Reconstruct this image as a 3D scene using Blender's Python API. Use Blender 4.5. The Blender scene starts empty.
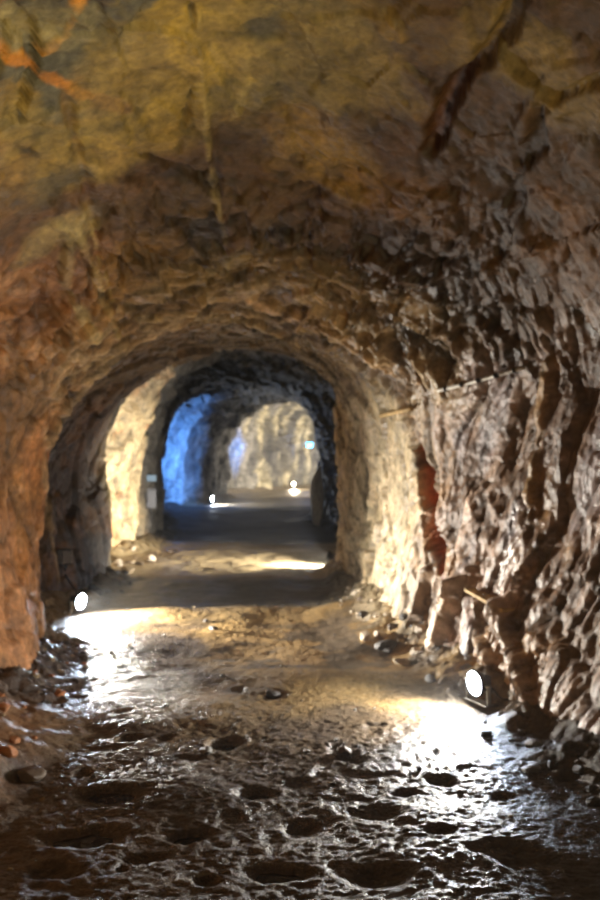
import bpy, bmesh, math, random
import numpy as np
from mathutils import Vector, Matrix
from mathutils.bvhtree import BVHTree

# ------------------------------------------------------------------ camera, world, exposure
S = bpy.context.scene
COL = S.collection
F = 900.0                      # focal length in pixels of the 600x900 frame
CAMZ = 1.6
HOR = 450.0
cam = bpy.data.cameras.new('camera')
cam.sensor_fit = 'VERTICAL'; cam.sensor_height = 24.0; cam.lens = 24.0
cam.clip_start = 0.05; cam.clip_end = 200
cam.dof.use_dof = True; cam.dof.focus_distance = 1.9; cam.dof.aperture_fstop = 3.0
camo = bpy.data.objects.new('camera', cam); COL.objects.link(camo)
camo.location = (0, 0, CAMZ); camo.rotation_euler = (math.radians(90), 0, 0)
S.camera = camo
W = bpy.data.worlds.new('world'); S.world = W; W.use_nodes = True
W.node_tree.nodes['Background'].inputs[0].default_value = (0.5, 0.42, 0.35, 1)
W.node_tree.nodes['Background'].inputs[1].default_value = 0.0
S.view_settings.view_transform = 'Standard'; S.view_settings.look = 'None'
S.view_settings.gamma = 1.0; S.view_settings.use_curve_mapping = False
S.view_settings.exposure = 0.0
S.cycles.sample_clamp_indirect = 4.0

WATT = dict(near_right=42, left=150, mid_right=150, deep_left=70, far=60, out_right=38, out_left=2, blue=150, beyond=250, beyond2=200)

# ------------------------------------------------------------------ numpy noise
def _h(ix, iy, iz, seed):
    h = (ix.astype(np.uint32)*np.uint32(374761393) + iy.astype(np.uint32)*np.uint32(668265263)
         + iz.astype(np.uint32)*np.uint32(2147483647) + np.uint32((seed*974634777) & 0xffffffff))
    h ^= h >> np.uint32(13); h *= np.uint32(1274126177); h ^= h >> np.uint32(16)
    h *= np.uint32(2246822519); h ^= h >> np.uint32(13)
    return h
def _u(h): return (h & np.uint32(0xffffff)).astype(np.float32)/np.float32(16777216.0)
def vnoise(p, freq, seed):
    q = (p*np.float32(freq)+1000).astype(np.float32)
    i = np.floor(q); f = q-i; i = i.astype(np.int64)
    f = f*f*f*(f*(f*6-15)+10)
    r = 0
    for dx in (0, 1):
        wx = f[:, 0] if dx else 1-f[:, 0]
        for dy in (0, 1):
            wy = f[:, 1] if dy else 1-f[:, 1]
            for dz in (0, 1):
                wz = f[:, 2] if dz else 1-f[:, 2]
                r = r + wx*wy*wz*_u(_h(i[:, 0]+dx, i[:, 1]+dy, i[:, 2]+dz, seed))
    return r*2-1
def fbm(p, freq, octs, seed, gain=0.5):
    r = 0; a = 1.0; t = 0
    for o in range(octs):
        r = r + a*vnoise(p, freq*2.03**o, seed+o*17); t += a; a *= gain
    return r/t
def ridged(p, freq, octs, seed, gain=0.5):
    r = 0; a = 1.0; t = 0
    for o in range(octs):
        r = r + a*(1-np.abs(vnoise(p, freq*2.03**o, seed+o*17))*2); t += a; a *= gain
    return r/t
def facets(p, freq, seed, tilt=1.0):
    """broken-rock faces: every cell carries a plane of random height and slope. Returns height, cell random, edge distance"""
    q = (p*np.float32(freq)+1000).astype(np.float32)
    i0 = np.floor(q).astype(np.int64)
    n = len(q)
    best = np.full(n, 9e9, np.float32); sec = best.copy()
    val = np.zeros(n, np.float32); cid = np.zeros(n, np.float32)
    for dx in (-1, 0, 1):
        for dy in (-1, 0, 1):
            for dz in (-1, 0, 1):
                a = i0[:, 0]+dx; b = i0[:, 1]+dy; c = i0[:, 2]+dz
                h = _h(a, b, c, seed)
                jx = _u(h); h2 = h*np.uint32(2654435761); h2 ^= h2 >> np.uint32(15); jy = _u(h2)
                h3 = h2*np.uint32(2246822519); h3 ^= h3 >> np.uint32(14); jz = _u(h3)
                ex = q[:, 0]-(a+jx); ey = q[:, 1]-(b+jy); ez = q[:, 2]-(c+jz)
                d = (ex*ex+ey*ey+ez*ez).astype(np.float32)
                m = d < best
                sec = np.where(m, best, np.minimum(sec, d))
                best = np.where(m, d, best)
                h4 = h3*np.uint32(3266489917); h4 ^= h4 >> np.uint32(15); r0 = _u(h4)
                v = (r0-0.5) + tilt*((jy-.5)*ex+(jz-.5)*ey+(jx-.5)*ez)
                val = np.where(m, v, val).astype(np.float32); cid = np.where(m, r0, cid)
    return val, cid, np.sqrt(sec)-np.sqrt(best)
def sm(a, b, x):
    t = np.clip((x-a)/(b-a), 0, 1); return t*t*(3-2*t)
def mixc(c, new, m):
    return c*(1-m[:, None])+np.array(new, np.float32)[None, :]*m[:, None]

# ------------------------------------------------------------------ tunnel plan
# s along the tunnel, then the cross-section left base .. top .. right base as (u, z)
ST = [
 (-8,  -1.9,-2.2,-2.3, (-2.15,2.3),(-1.3,3.3),(0,3.6),(1.2,3.3),(2.0,2.4), 2.2,2.0,1.8),
 (2.0, -1.9,-2.2,-2.35,(-2.25,2.4),(-1.4,3.45),(0,3.8),(1.3,3.4),(2.1,2.5), 2.2,2.0,1.8),
 (4.2, -1.95,-2.15,-2.35,(-2.25,2.4),(-1.4,3.3),(-.1,3.72),(1.2,3.35),(1.95,2.5),2.0,1.8,1.6),
 (5.2, -1.95,-2.12,-2.3,(-2.2,2.35),(-1.4,3.15),(-.15,3.5),(1.05,3.15),(1.75,2.4),1.8,1.62,1.42),
 (6.2, -1.95,-2.1,-2.2,(-2.1,2.25),(-1.4,2.9),(-.2,3.2),(.85,2.95),(1.5,2.25),1.55,1.38,1.2),
 (7.4, -2.08,-2.14,-2.08,(-1.78,2.12),(-1.17,2.58),(-.42,2.86),(.25,2.65),(.88,2.2),1.15,1.1,.98),
 (7.8, -2.42,-2.50,-2.45,(-2.08,2.15),(-1.3,2.6),(-.45,2.80),(.22,2.58),(.80,2.12),1.0,.97,.85),
 (9.0, -2.48,-2.60,-2.62,(-2.3,2.1),(-1.4,2.62),(-.55,2.78),(.18,2.58),(.66,2.1),.80,.82,.74),
 (10.4,-2.42,-2.50,-2.52,(-2.15,2.15),(-1.4,2.65),(-.6,2.80),(.1,2.6),(.52,2.15),.63,.63,.60),
 (11.2,-2.36,-2.42,-2.42,(-2.1,2.3),(-1.55,2.7),(-.8,2.86),(0,2.72),(.46,2.3),.55,.54,.53),
 (11.8,-2.9,-3.0,-3.0,(-2.65,2.4),(-1.75,2.95),(-.8,3.1),(-.05,2.85),(.44,2.4),.5,.47,.46),
 (12.3,-3.0,-3.05,-3.05,(-2.75,2.45),(-1.8,3.05),(-.8,3.2),(.0,2.95),(.52,2.45),.60,.56,.52),
 (12.9,-3.0,-3.05,-3.05,(-2.75,2.5),(-1.8,3.15),(-.8,3.3),(.1,3.1),(.8,2.6),1.0,.95,.9),
 (13.3,-2.95,-3.0,-3.0,(-2.65,2.55),(-1.8,3.2),(-.8,3.35),(.1,3.15),(.8,2.6),1.0,1.0,.95),
 (14.3,-2.55,-2.60,-2.62,(-2.3,2.6),(-1.7,3.15),(-.8,3.35),(.1,3.15),(.8,2.6),1.0,1.0,.95),
 (18.0,-2.8,-2.85,-2.85,(-2.7,2.55),(-2.1,3.15),(-1.3,3.4),(-.3,3.25),(.6,2.7),1.0,.95,.9),
 (20.0,-3.1,-3.1,-3.12,(-2.95,2.45),(-2.4,2.95),(-1.5,3.2),(-.5,3.05),(.25,2.5),.46,.46,.42),
 (22.0,-3.38,-3.4,-3.4,(-3.15,2.45),(-2.5,2.95),(-1.6,3.12),(-.6,3.05),(.25,2.5),.45,.44,.42),
 (23.2,-3.8,-3.85,-3.85,(-3.6,2.6),(-2.8,3.2),(-1.5,3.4),(-.2,3.3),(.9,2.6),1.2,1.2,1.1),
 (25.5,-3.5,-3.5,-3.45,(-3.1,2.5),(-2.4,3.05),(-1.2,3.35),(-.1,3.2),(.9,2.6),1.3,1.3,1.2),
 (28.6,-2.75,-2.75,-2.7,(-2.35,2.3),(-1.75,2.8),(-.9,3.12),(.2,3.1),(1.1,2.5),1.4,1.4,1.3),
 (29.6,-2.35,-2.38,-2.32,(-2.0,2.35),(-1.5,2.9),(-.8,3.2),(.3,3.2),(1.2,2.6),1.6,1.6,1.5),
 (30.4,-2.9,-2.95,-2.95,(-2.8,2.7),(-2.1,3.5),(-.7,3.8),(.6,3.5),(1.5,2.7),1.7,1.7,1.6),
 (46.0,-2.9,-2.95,-2.95,(-2.8,2.7),(-2.1,3.5),(-.7,3.8),(.6,3.5),(1.5,2.7),1.7,1.7,1.6),
]
S0 = np.array([r[0] for r in ST], float)
def ctrl(r):
    return np.array([(r[1]+.02,-.25),(r[1],.0),(r[2],.7),(r[3],1.5),r[4],r[5],r[6],r[7],r[8],(r[9],1.5),(r[10],.7),(r[11],.0),(r[11]-.02,-.25)], float)
def catmull(P, n):
    d = np.r_[0, np.cumsum(np.linalg.norm(np.diff(P, axis=0), axis=1))]; d /= d[-1]
    # fixed parameters, so that rings correspond
    out = np.zeros((n, 2)); t = np.linspace(0, 1, n)*(len(P)-1)
    k = np.clip(t.astype(int), 0, len(P)-2); f = (t-k)[:, None]
    g = lambda i: P[np.clip(i, 0, len(P)-1)]
    a, b, c, e = g(k-1), g(k), g(k+1), g(k+2)
    return .5*((2*b)+(c-a)*f+(2*a-5*b+4*c-e)*f**2+(3*b-a-3*c+e)*f**3)
def path(s):
    s = np.asarray(s, float)
    phi = np.clip((s-30)/8.0, 0, 2.2)
    x = np.where(s > 30, 8-8*np.cos(phi), 0.0); y = np.where(s > 30, 30+8*np.sin(phi), s)
    return x, y, phi
def rows(spec):
    out = []
    for a, b, st in spec: out += list(np.arange(a, b, st))
    return np.array(out+[spec[-1][1]])

NT = 620
SR = rows([(-8, 2.4, .07), (2.4, 5.5, .0105), (5.5, 8.8, .0095), (8.8, 14.5, .020), (14.5, 31, .055), (31, 46, .11)])
prof = np.stack([catmull(ctrl(r), NT) for r in ST])            # K,NT,2
# reparametrise: equal arc spacing from the 4.2 m section
ref = prof[2]; dd = np.r_[0, np.cumsum(np.linalg.norm(np.diff(ref, axis=0), axis=1))]; dd /= dd[-1]
tt = np.interp(np.linspace(0, 1, NT), dd, np.arange(NT))
prof = np.stack([np.stack([np.interp(tt, np.arange(NT), q[:, c]) for c in (0, 1)], -1) for q in prof])
def ring(sarr):
    k = np.clip(np.searchsorted(S0, sarr, side='right')-1, 0, len(S0)-2)
    f = (sarr-S0[k])/(S0[k+1]-S0[k]); f = np.clip(f, 0, 1)
    f = f*(.55)+.45*f*f*(3-2*f)
    f = f[:, None, None]
    return prof[k]*(1-f)+prof[k+1]*f
R = ring(SR)                                                   # NS,NT,2
endsc = np.where(SR < -7.3, (SR+8.0)/.7*.98+.02, 1.0); endsc = np.where(SR > 45.2, (46-SR)/.8*.98+.02, endsc)
R = np.stack([R[..., 0]*endsc[:, None], 1.5+(R[..., 1]-1.5)*endsc[:, None]], -1)
px_, py_, ph_ = path(SR)
U = R[..., 0]; Z = R[..., 1]
X = px_[:, None]+U*np.cos(ph_)[:, None]; Y = py_[:, None]-U*np.sin(ph_)[:, None]
P = np.stack([X, Y, Z], -1)                                    # base surface
NS = len(SR)
def gnormals(P):
    ds = np.gradient(P, axis=0); dt = np.gradient(P, axis=1)
    n = np.cross(dt, ds); l = np.linalg.norm(n, axis=-1, keepdims=True); return n/np.maximum(l, 1e-9)
N = gnormals(P)
# smooth normals along the tunnel so that steps do not fold
def boxs(a, k):
    c = np.cumsum(np.pad(a, ((k+1, k), (0, 0), (0, 0)), mode='edge'), axis=0); return (c[2*k+1:]-c[:-2*k-1])/(2*k+1)
N = boxs(N, 12); N /= np.maximum(np.linalg.norm(N, axis=-1, keepdims=True), 1e-9)
# orient inward
cx = px_[:, None]+0*U; inward = (cx-.4*0-X)*N[..., 0]+(1.5-Z)*N[..., 2]
if inward.mean() < 0: N = -N
p = P.reshape(-1, 3).astype(np.float32); n = N.reshape(-1, 3).astype(np.float32)
sf = np.repeat(SR, NT).astype(np.float32); uf = U.reshape(-1).astype(np.float32); zf = Z.reshape(-1).astype(np.float32)
uc = np.interp(sf, S0, [(r[6][0]) for r in ST]).astype(np.float32)
right = sm(.3, 1.1, (uf-uc))*1.0*sm(3.4, 2.2, zf)
left = sm(.3, 1.1, (uc-uf))*sm(3.2, 2.4, zf)
near = sm(9.5, 8.0, sf)
roof = sm(2.15, 2.7, zf)*sm(6.4, 5.2, sf)
lip = np.exp(-((sf-7.2)/1.0)**2)*sm(1.6, 2.3, zf)

warp = np.stack([vnoise(p, 1.3, 901), vnoise(p, 1.3, 902), vnoise(p, 1.3, 903)], -1).astype(np.float32)
pw = p+warp*.16
# streaky domain: rock of the side walls is cleaved along steep, slightly leaning planes
M_right = np.array([[.8, 0, 0], [0, .85, 0.26], [0, -.08, .26]], np.float32)
M_left = np.array([[.8, 0, 0], [0, .65, -.16], [0, .06, .27]], np.float32)
M_lip = np.array([[.42, 0, .26], [0, 1.5, 0], [-.22, 0, .8]], np.float32)
M_iso = np.diag([.9, .55, 1.0]).astype(np.float32); pi = pw@M_iso.T
wr = (right*sm(10, 8.8, sf))[:, None]; wl = left[:, None]*(1-lip[:, None]); wp = np.clip(lip-.2, 0, 1)[:, None]
qr, ql, qp = pw@M_right.T, pw@M_left.T, pw@M_lip.T

amp = np.where(sf < 9, 1.0, 1.0)
d = .085*fbm(p, .9, 3, 11)+.03*sm(6.8,5.6,sf)*fbm(p, 1.6, 2, 12)
wall_ = np.clip(wr+wl, 0, 1) > .5
fa, ca, ea = facets(np.where(wr > .5, qr*1.3, np.where(wl > .5, ql*1.3, pi)), 1.5, 21, 1.1)
fb, cb, eb = facets(pi+warp[:, ::-1]*.05, 5.0, 22, 1.2)
def pick(q1, q2, q3, freq, seed, tilt):
    """facets evaluated once in a per-vertex domain (chosen, not blended, so faces stay crisp)"""
    w = np.concatenate([wr, wl, wp, 1-np.clip(wr+wl+wp, 0, 1)], 1)
    nz = .35*vnoise(p, 2.2, seed+5)
    w[:, 3] += nz; k = w.argmax(1)
    q = np.where((k == 0)[:, None], q1, np.where((k == 1)[:, None], q2, np.where((k == 2)[:, None], q3, pi)))
    return facets(q, freq, seed, tilt), k
(fc, cc, ec), kk = pick(qr, ql, qp, 3.3, 31, 1.4)
(fd, cd, ed), _ = pick(qr, ql, qp, 8.5, 41, 1.4)
# cell walls cut into the rock are more telling than bumps: push cell seams back a little
smooth_left = wl[:, 0]*near
d = d + .085*fa*(1-.45*smooth_left)*(1-.15*roof)
d = d + .060*fc*(1-.45*smooth_left-.25*wr[:, 0])*(1-.62*roof) - .020*np.exp(-(ec/.10)**2)*(1-.9*roof)
d = d + (.020*fb + .026*fd*(1-.35*smooth_left-.15*wr[:, 0]) - .006*np.exp(-(ed/.10)**2))*(1-.45*roof)
streak_r = ridged(qr*np.array([1, 1, .8], np.float32), 9.0, 3, 51)
d = d + wr[:, 0]*(.024*streak_r)
streak_l = ridged(ql, 4.5, 2, 52); d = d+wl[:, 0]*near*.018*streak_l
layer = ridged(qp, 4.2, 3, 53); d = d+wp[:, 0]*(.075*layer)+np.exp(-((sf-6.4)/.8)**2)*sm(1.9, 2.4, zf)*(.045*fd+.05*fb)
nearm = sm(15, 9, sf)
fine = fbm(p, 22, 3, 61); d = d+.0085*fine*nearm+.006*ridged(pw, 14, 2, 62)*nearm
# keep the narrow passages at their widths
keep = np.ones_like(d); 
for s_, w_ in ((11.4, 1.2), (21, 1.6)): keep *= 1-(.15+.3*(uf > -1))*np.exp(-((sf-s_)/w_)**2)
d = d*(1+.5*sm(11.5, 12.5, sf)+.5*sm(22.5, 24, sf))*keep
d = np.where(sf < 2.2, d*.8, d)
d *= np.repeat(np.clip(endsc, 0, 1), NT)
pd = p+n*d[:, None]

# ------------------------------------------------------------------ pixel -> point on the rock
step_s, step_t = 4, 6
isx = np.arange(0, NS, step_s); itx = np.arange(0, NT, step_t)
G = pd.reshape(NS, NT, 3)[np.ix_(isx, itx)]
gv = [tuple(v) for v in G.reshape(-1, 3).tolist()]; gn = len(itx)
gf = [(a*gn+b, a*gn+b+1, (a+1)*gn+b+1, (a+1)*gn+b) for a in range(len(isx)-1) for b in range(gn-1)]
BV = BVHTree.FromPolygons(gv, gf)
def at(x, y):
    dirv = Vector(((x-300)/F, 1.0, -(y-HOR)/F)).normalized()
    h = BV.ray_cast(Vector((0, 0, CAMZ)), dirv)
    if h[0] is None: h = (Vector((0, 0, CAMZ))+dirv*20,)
    return np.array(h[0], np.float32)
def floor_at(x, y, z=0.0):
    Yd = (CAMZ-z)*F/(y-HOR); return np.array(((x-300)/F*Yd, Yd, z), np.float32)
def line_mask(pts, wpx, sub=5, q=None, depthmax=.5, wob=.0):
    q = pd if q is None else q
    dense = [np.array(pts[0], float)]
    for a, b in zip(pts[:-1], pts[1:]):
        a, b = np.array(a, float), np.array(b, float); k = max(1, int(np.linalg.norm(b-a)/7))
        dense += [a+(b-a)*(i+1)/k for i in range(k)]
    P3 = [at(*a) for a in dense]
    out = np.zeros(len(q), np.float32)
    for a, b in zip(P3[:-1], P3[1:]):
        r = wpx*max(a[1], 1)/F
        lo = np.minimum(a, b)-3*r; hi = np.maximum(a, b)+3*r
        m = np.nonzero(((q > lo) & (q < hi)).all(1))[0]
        if len(m) == 0: continue
        v = q[m]; ab = b-a; t = np.clip(((v-a)@ab)/max(ab@ab, 1e-9), 0, 1)
        dist = np.linalg.norm(v-(a+t[:, None]*ab), axis=1)
        if wob: dist = dist+wob*r*vnoise(v, 9/ (r*20+.3), 77)
        out[m] = np.maximum(out[m], sm(1.5, .4, dist/r))
    return out
def blob_mask(x, y, rx, ry, wob=.5, q=None, seed=5):
    q = pd if q is None else q
    C = at(x, y); A = at(x+rx, y)-C; B = at(x, y-ry)-C
    A[1] = np.clip(A[1], -abs(A[0])-.3, abs(A[0])+.3)
    la, lb = np.linalg.norm(A), np.linalg.norm(B); m = np.nonzero(np.linalg.norm(q-C, axis=1) < 2.2*max(la, lb))[0]
    out = np.zeros(len(q), np.float32)
    v = q[m]-C; a = v@A/max(la*la, 1e-6); b = v@B/max(lb*lb, 1e-6)
    r = np.sqrt(a*a+b*b)+wob*fbm(q[m], 1.2/max(la, .05), 3, seed)
    out[m] = sm(1.25, .55, r); return out

# ------------------------------------------------------------------ rock colours (stains, minerals, painted shade) and features
n1 = fbm(p, 1.1, 4, 201); n2 = fbm(p, 2.7, 4, 202); n3 = fbm(pw, 7, 3, 203); n4 = fbm(p, 16, 3, 204)
OL = (.235,.165,.048); OC = (.36,.22,.05); GR = (.13,.115,.09); BR = (.13,.060,.018); DK = (.035,.025,.018)
TAN = (.46,.33,.185); CREAM = (.52,.42,.26); ORG = (.46,.19,.06); RED = (.26,.075,.025); PINK = (.42,.30,.245)
c = np.tile(np.array(OL, np.float32), (len(p), 1))
c = mixc(c, OC, sm(-.05, .35, n1+.5*n3)*.75)
c = mixc(c, GR, sm(.05, .4, n2)*.7)
c = mixc(c, BR, sm(.0, .3, fbm(p, 1.7, 3, 210)+.3*n3)*.55)
c = mixc(c, (.30,.12,.03), sm(.2, .45, fbm(p, 2.2, 3, 211))*.5)
# upper right painted dark for its dim light; brow above the arch dark brown
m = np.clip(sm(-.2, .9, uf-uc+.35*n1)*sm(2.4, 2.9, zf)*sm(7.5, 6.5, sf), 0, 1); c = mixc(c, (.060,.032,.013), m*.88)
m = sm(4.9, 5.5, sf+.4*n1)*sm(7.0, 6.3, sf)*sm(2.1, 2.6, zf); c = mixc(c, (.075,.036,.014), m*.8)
m = roof*sm(.5, -.2, uf-uc+.3*n1)*sm(5.3, 4.6, sf+.3*n2)
c = mixc(c, (.30,.225,.055), m*.45); c = mixc(c, (.43,.29,.045), m*sm(.05, .25, fbm(p, 2.0, 5, 251))*.8); c = mixc(c, (.10,.10,.075), m*sm(.06, .22, fbm(p, 2.6, 5, 252))*.85); c = mixc(c, (.24,.095,.022), m*sm(.12, .3, fbm(p, 2.2, 5, 253))*.7); c = mixc(c, (.030,.026,.022), m*sm(.25, .38, fbm(p, 4.2, 4, 254))*.8)
# left wall: orange
m = left*sm(9, 7.6, sf); c = mixc(c, ORG, m*(.70+.3*n2)); c = mixc(c, (.55,.33,.17), m*sm(.1, .4, n3+.5*streak_l-.2)*.6)
c = mixc(c, (.22,.085,.03), m*sm(.1, .4, -n2+.2*n3)*.6)
m = left*sm(7.5, 7.9, sf)*sm(11.4, 10.8, sf); c = mixc(c, (.065,.036,.018), m*.95); c = mixc(c, (.20,.09,.022), m*sm(0, .3, n2)*.55)  # recess behind the left column coloured dark to stand for its shade
# right wall: pinkish tan over dark brown
m = right*sm(8.6, 7.6, sf)*sm(2.65, 2.0, zf+.25*n2); c = mixc(c, PINK, m*.8); c = mixc(c, (.12,.065,.035), m*sm(-.05, .25, fbm(qr, 4.2, 3, 222)+.08)*.8)
c = mixc(c, (.30,.165,.06), m*sm(.05, .3, fbm(p, 1.5, 3, 223))*.7)
c = mixc(c, (.33,.30,.32), m*sm(.1, .35, fbm(qr, 3.3, 3, 224))*.6)
m = right*sm(7.3, 8.0, sf)*sm(13, 12, sf); c = mixc(c, CREAM, m*.85); c = mixc(c, TAN, m*sm(.0, .35, n2)*.6)
c = mixc(c, (.33,.20,.085), sm(10.2, 11.0, sf)*sm(12.5, 12, sf)*right*.7)
m = sm(.2, .9, uf-uc+.3*n1)*sm(2.15, 2.55, zf+.2*n2)*sm(6.8, 6.0, sf); c = mixc(c, (.075,.036,.012), m*.75)  # upper right darkened once more in colour, in place of weaker light
# arch brow: tan layers
m = np.clip(lip*sm(6.5, 7.0, sf+.2*n2), 0, 1); c = mixc(c, (.34,.22,.095), m*.8); c = mixc(c, (.56,.42,.24), m*sm(.30, .65, layer)*.7)
c = mixc(c, (.08,.045,.02), m*sm(.25, -.1, layer)*.65)
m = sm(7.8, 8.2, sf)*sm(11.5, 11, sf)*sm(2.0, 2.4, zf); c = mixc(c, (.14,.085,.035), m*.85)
# beyond the second arch
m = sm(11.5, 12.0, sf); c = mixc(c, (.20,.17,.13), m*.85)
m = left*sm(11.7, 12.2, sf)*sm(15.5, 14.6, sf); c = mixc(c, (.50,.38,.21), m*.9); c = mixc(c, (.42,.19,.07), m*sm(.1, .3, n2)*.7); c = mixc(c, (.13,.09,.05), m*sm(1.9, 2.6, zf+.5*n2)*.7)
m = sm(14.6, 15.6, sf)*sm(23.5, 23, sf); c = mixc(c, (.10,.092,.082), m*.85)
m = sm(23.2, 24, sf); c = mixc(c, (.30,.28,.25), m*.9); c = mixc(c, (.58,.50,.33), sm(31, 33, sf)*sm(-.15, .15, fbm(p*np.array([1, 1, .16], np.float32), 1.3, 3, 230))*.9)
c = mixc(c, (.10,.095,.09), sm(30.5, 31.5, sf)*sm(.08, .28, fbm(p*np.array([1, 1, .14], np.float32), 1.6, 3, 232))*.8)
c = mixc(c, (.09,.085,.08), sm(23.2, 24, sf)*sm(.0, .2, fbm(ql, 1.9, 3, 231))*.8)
fd_ = np.zeros_like(d)
# minerals and cracks seen on the near ceiling
for pts, w, colr, st, dz, wob in (
    ([(-10, 45), (20, 52), (48, 50), (66, 34), (76, 12), (82, -14)], 5.5, (.66,.27,.015), .9, .010, 1.0),
    ([(-10, 30), (8, 55), (32, 66), (60, 82), (88, 98)], 5.0, (.60,.22,.015), .85, .0, 1.0),
    ([(88, 98), (125, 108)], 6, (.22,.07,.04), .8, .0, 1.2),
    ([(190, -10), (199, 40), (204, 100), (207, 150), (214, 190), (224, 240), (230, 290)], 3.2, (.44,.33,.12), .6, .022, .9),
    ([(248, 60), (243, 95), (232, 120)], 4, (.42,.32,.12), .6, .012, .9),
    ([(192, 0), (191, 30), (190, 58)], 3.2, (.02,.017,.015), .9, -.05, 1.0),
    ([(193, 88), (186, 110), (182, 140), (178, 160)], 2.5, (.03,.024,.018), .9, -.04, 1.0),
    ([(25, 85), (21, 105), (24, 122)], 3, (.03,.026,.02), .8, -.04, .9),
    ([(62, 85), (70, 120), (84, 175), (92, 225), (100, 262)], 4.5, (.14,.055,.02), .6, -.03, 1.0),
    ([(522, -12), (508, 30), (478, 62), (452, 92), (440, 125), (428, 152)], 8, (.10,.035,.012), .85, -.11, .9),
    ([(505, 50), (560, 95), (600, 80)], 8, (.045,.025,.012), .8, -.06, .9),
    ([(540, 110), (532, 150), (520, 185)], 8, (.03,.018,.01), .7, -.07, 1.0),
    ([(410, 65), (428, 82)], 4, (.02,.017,.015), .8, -.04, .8),
    ([(60, 225), (78, 232), (92, 262), (104, 300), (118, 335)], 4.0, (.55,.42,.17), .7, .02, .8),
    ([(82, 215), (68, 250), (64, 280), (80, 310), (98, 340)], 5.0, (.52,.40,.19), .8, .02, .9),
    ([(92, 225), (100, 260), (112, 300)], 2.2, (.60,.45,.16), .8, .012, .8),
    ([(45, 430), (44, 480), (50, 530), (58, 580)], 4.5, (.60,.45,.25), .5, .02, .8),
    ([(120, 345), (95, 372), (66, 410), (48, 440)], 7, (.48,.35,.18), .65, .04, .8),
    ([(250, 300), (300, 318), (345, 338), (385, 372)], 5, (.60,.42,.24), .6, .04, .9),
    ([(140, 318), (190, 312), (245, 318), (300, 345)], 4, (.52,.38,.19), .6, .035, .9),
    ([(550, 362), (546, 400), (538, 450), (532, 500)], 7, (.36,.22,.09), .7, .05, .8),
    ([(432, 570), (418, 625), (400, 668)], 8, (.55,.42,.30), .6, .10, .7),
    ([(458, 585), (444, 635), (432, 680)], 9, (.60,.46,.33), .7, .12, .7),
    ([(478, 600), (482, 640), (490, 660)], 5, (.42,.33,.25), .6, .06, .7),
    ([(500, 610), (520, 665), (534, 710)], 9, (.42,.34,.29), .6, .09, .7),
    ([(445, 590), (440, 560), (438, 545)], 6, (.36,.14,.09), .6, .0, .7)):
    mk = line_mask(pts, w, wob=wob); c = mixc(c, colr, mk*st); fd_ += dz*mk
# blobs of stain
for x, y, rx, ry, colr, st, dz in (
    (40, 30, 60, 30, (.33,.27,.12), .6, 0), (150, 70, 70, 50, (.40,.27,.07), .6, 0), (120, 150, 60, 30, (.42,.28,.06), .6, 0),
    (60, 235, 34, 24, (.50,.38,.15), .55, 0), (250, 45, 55, 50, (.30,.22,.09), .5, 0), (340, 60, 70, 60, (.28,.20,.065), .6, 0),
    (530, 60, 70, 40, (.24,.165,.05), .6, .03), (520, 20, 40, 20, (.26,.18,.06), .5, 0), (265, 32, 22, 18, (.05,.055,.055), .75, -.03),
    (205, 235, 24, 20, (.035,.033,.032), .8, -.05), (170, 175, 14, 6, (.04,.03,.03), .7, -.02), (60, 180, 28, 16, (.08,.075,.055), .6, 0),
    (10, 175, 14, 20, (.42,.24,.04), .5, 0), (125, 258, 30, 20, (.40,.22,.06), .5, 0), (330, 205, 50, 26, (.16,.085,.03), .5, 0),
    (320, 150, 60, 40, (.38,.23,.04), .6, 0), (560, 240, 40, 70, (.16,.075,.025), .6, 0), (400, 200, 50, 30, (.20,.095,.025), .5, 0),
    (515, 190, 30, 20, (.02,.014,.01), .6, -.06), (390, 25, 14, 16, (.34,.22,.06), .5, .03), (440, 260, 60, 40, (.05,.03,.02), .6, -.02),
    (415, 345, 34, 18, (.03,.022,.018), .8, -.08), (375, 372, 12, 10, (.09,.04,.02), .8, -.10), (520, 425, 22, 45, (.16,.08,.025), .6, -.06),
    (20, 400, 30, 60, (.36,.20,.09), .5, .0), (15, 620, 25, 70, (.55,.26,.12), .6, .02), (18, 300, 30, 40, (.30,.14,.06), .5, 0),
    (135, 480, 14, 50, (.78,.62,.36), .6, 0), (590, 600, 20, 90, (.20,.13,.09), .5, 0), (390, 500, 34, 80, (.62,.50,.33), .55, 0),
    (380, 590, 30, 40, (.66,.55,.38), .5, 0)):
    mk = blob_mask(x, y, rx, ry, seed=int(x+y)); c = mixc(c, colr, mk*st); fd_ += dz*mk
# red-brown upright crevice in the right wall
mk = line_mask([(412, 428), (420, 455), (430, 500), (438, 556)], 10, wob=.8); c = mixc(c, (.30,.085,.028), np.clip(mk*1.6, 0, 1)); fd_ -= .15*mk
mk = line_mask([(520, 405), (516, 440), (508, 462)], 6, wob=.7); c = mixc(c, (.05,.03,.015), mk*.8); fd_ -= .08*mk
# colour darkened along the seams between the rock faces
c = c*(1-.40*np.exp(-(ec/.09)**2)*(1-.75*roof)-.15*np.exp(-(ed/.10)**2)*(1-.5*roof))[:, None]
c = c*(1+.30*(cc-.5)+.25*(cd-.5)+.45*n3+.45*n4)[:, None]
c = np.clip(c, .008, .9)
pd = pd+n*fd_[:, None]
# wetness -> how glossy
wet = .35+.45*sm(-.15, .3, fbm(p, 1.5, 3, 240))
wet = np.clip(wet+.22*right*sm(8.2, 7.2, sf)+.35*lip-.25*left*near, 0, 1)
wet = wet*(1-.45*sm(.4, 1.1, uf-uc)*sm(2.2, 2.6, zf)*sm(6.6, 5.8, sf))
wet = wet*sm(10.5, 9, sf)+.3*sm(9, 10.5, sf)

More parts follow.
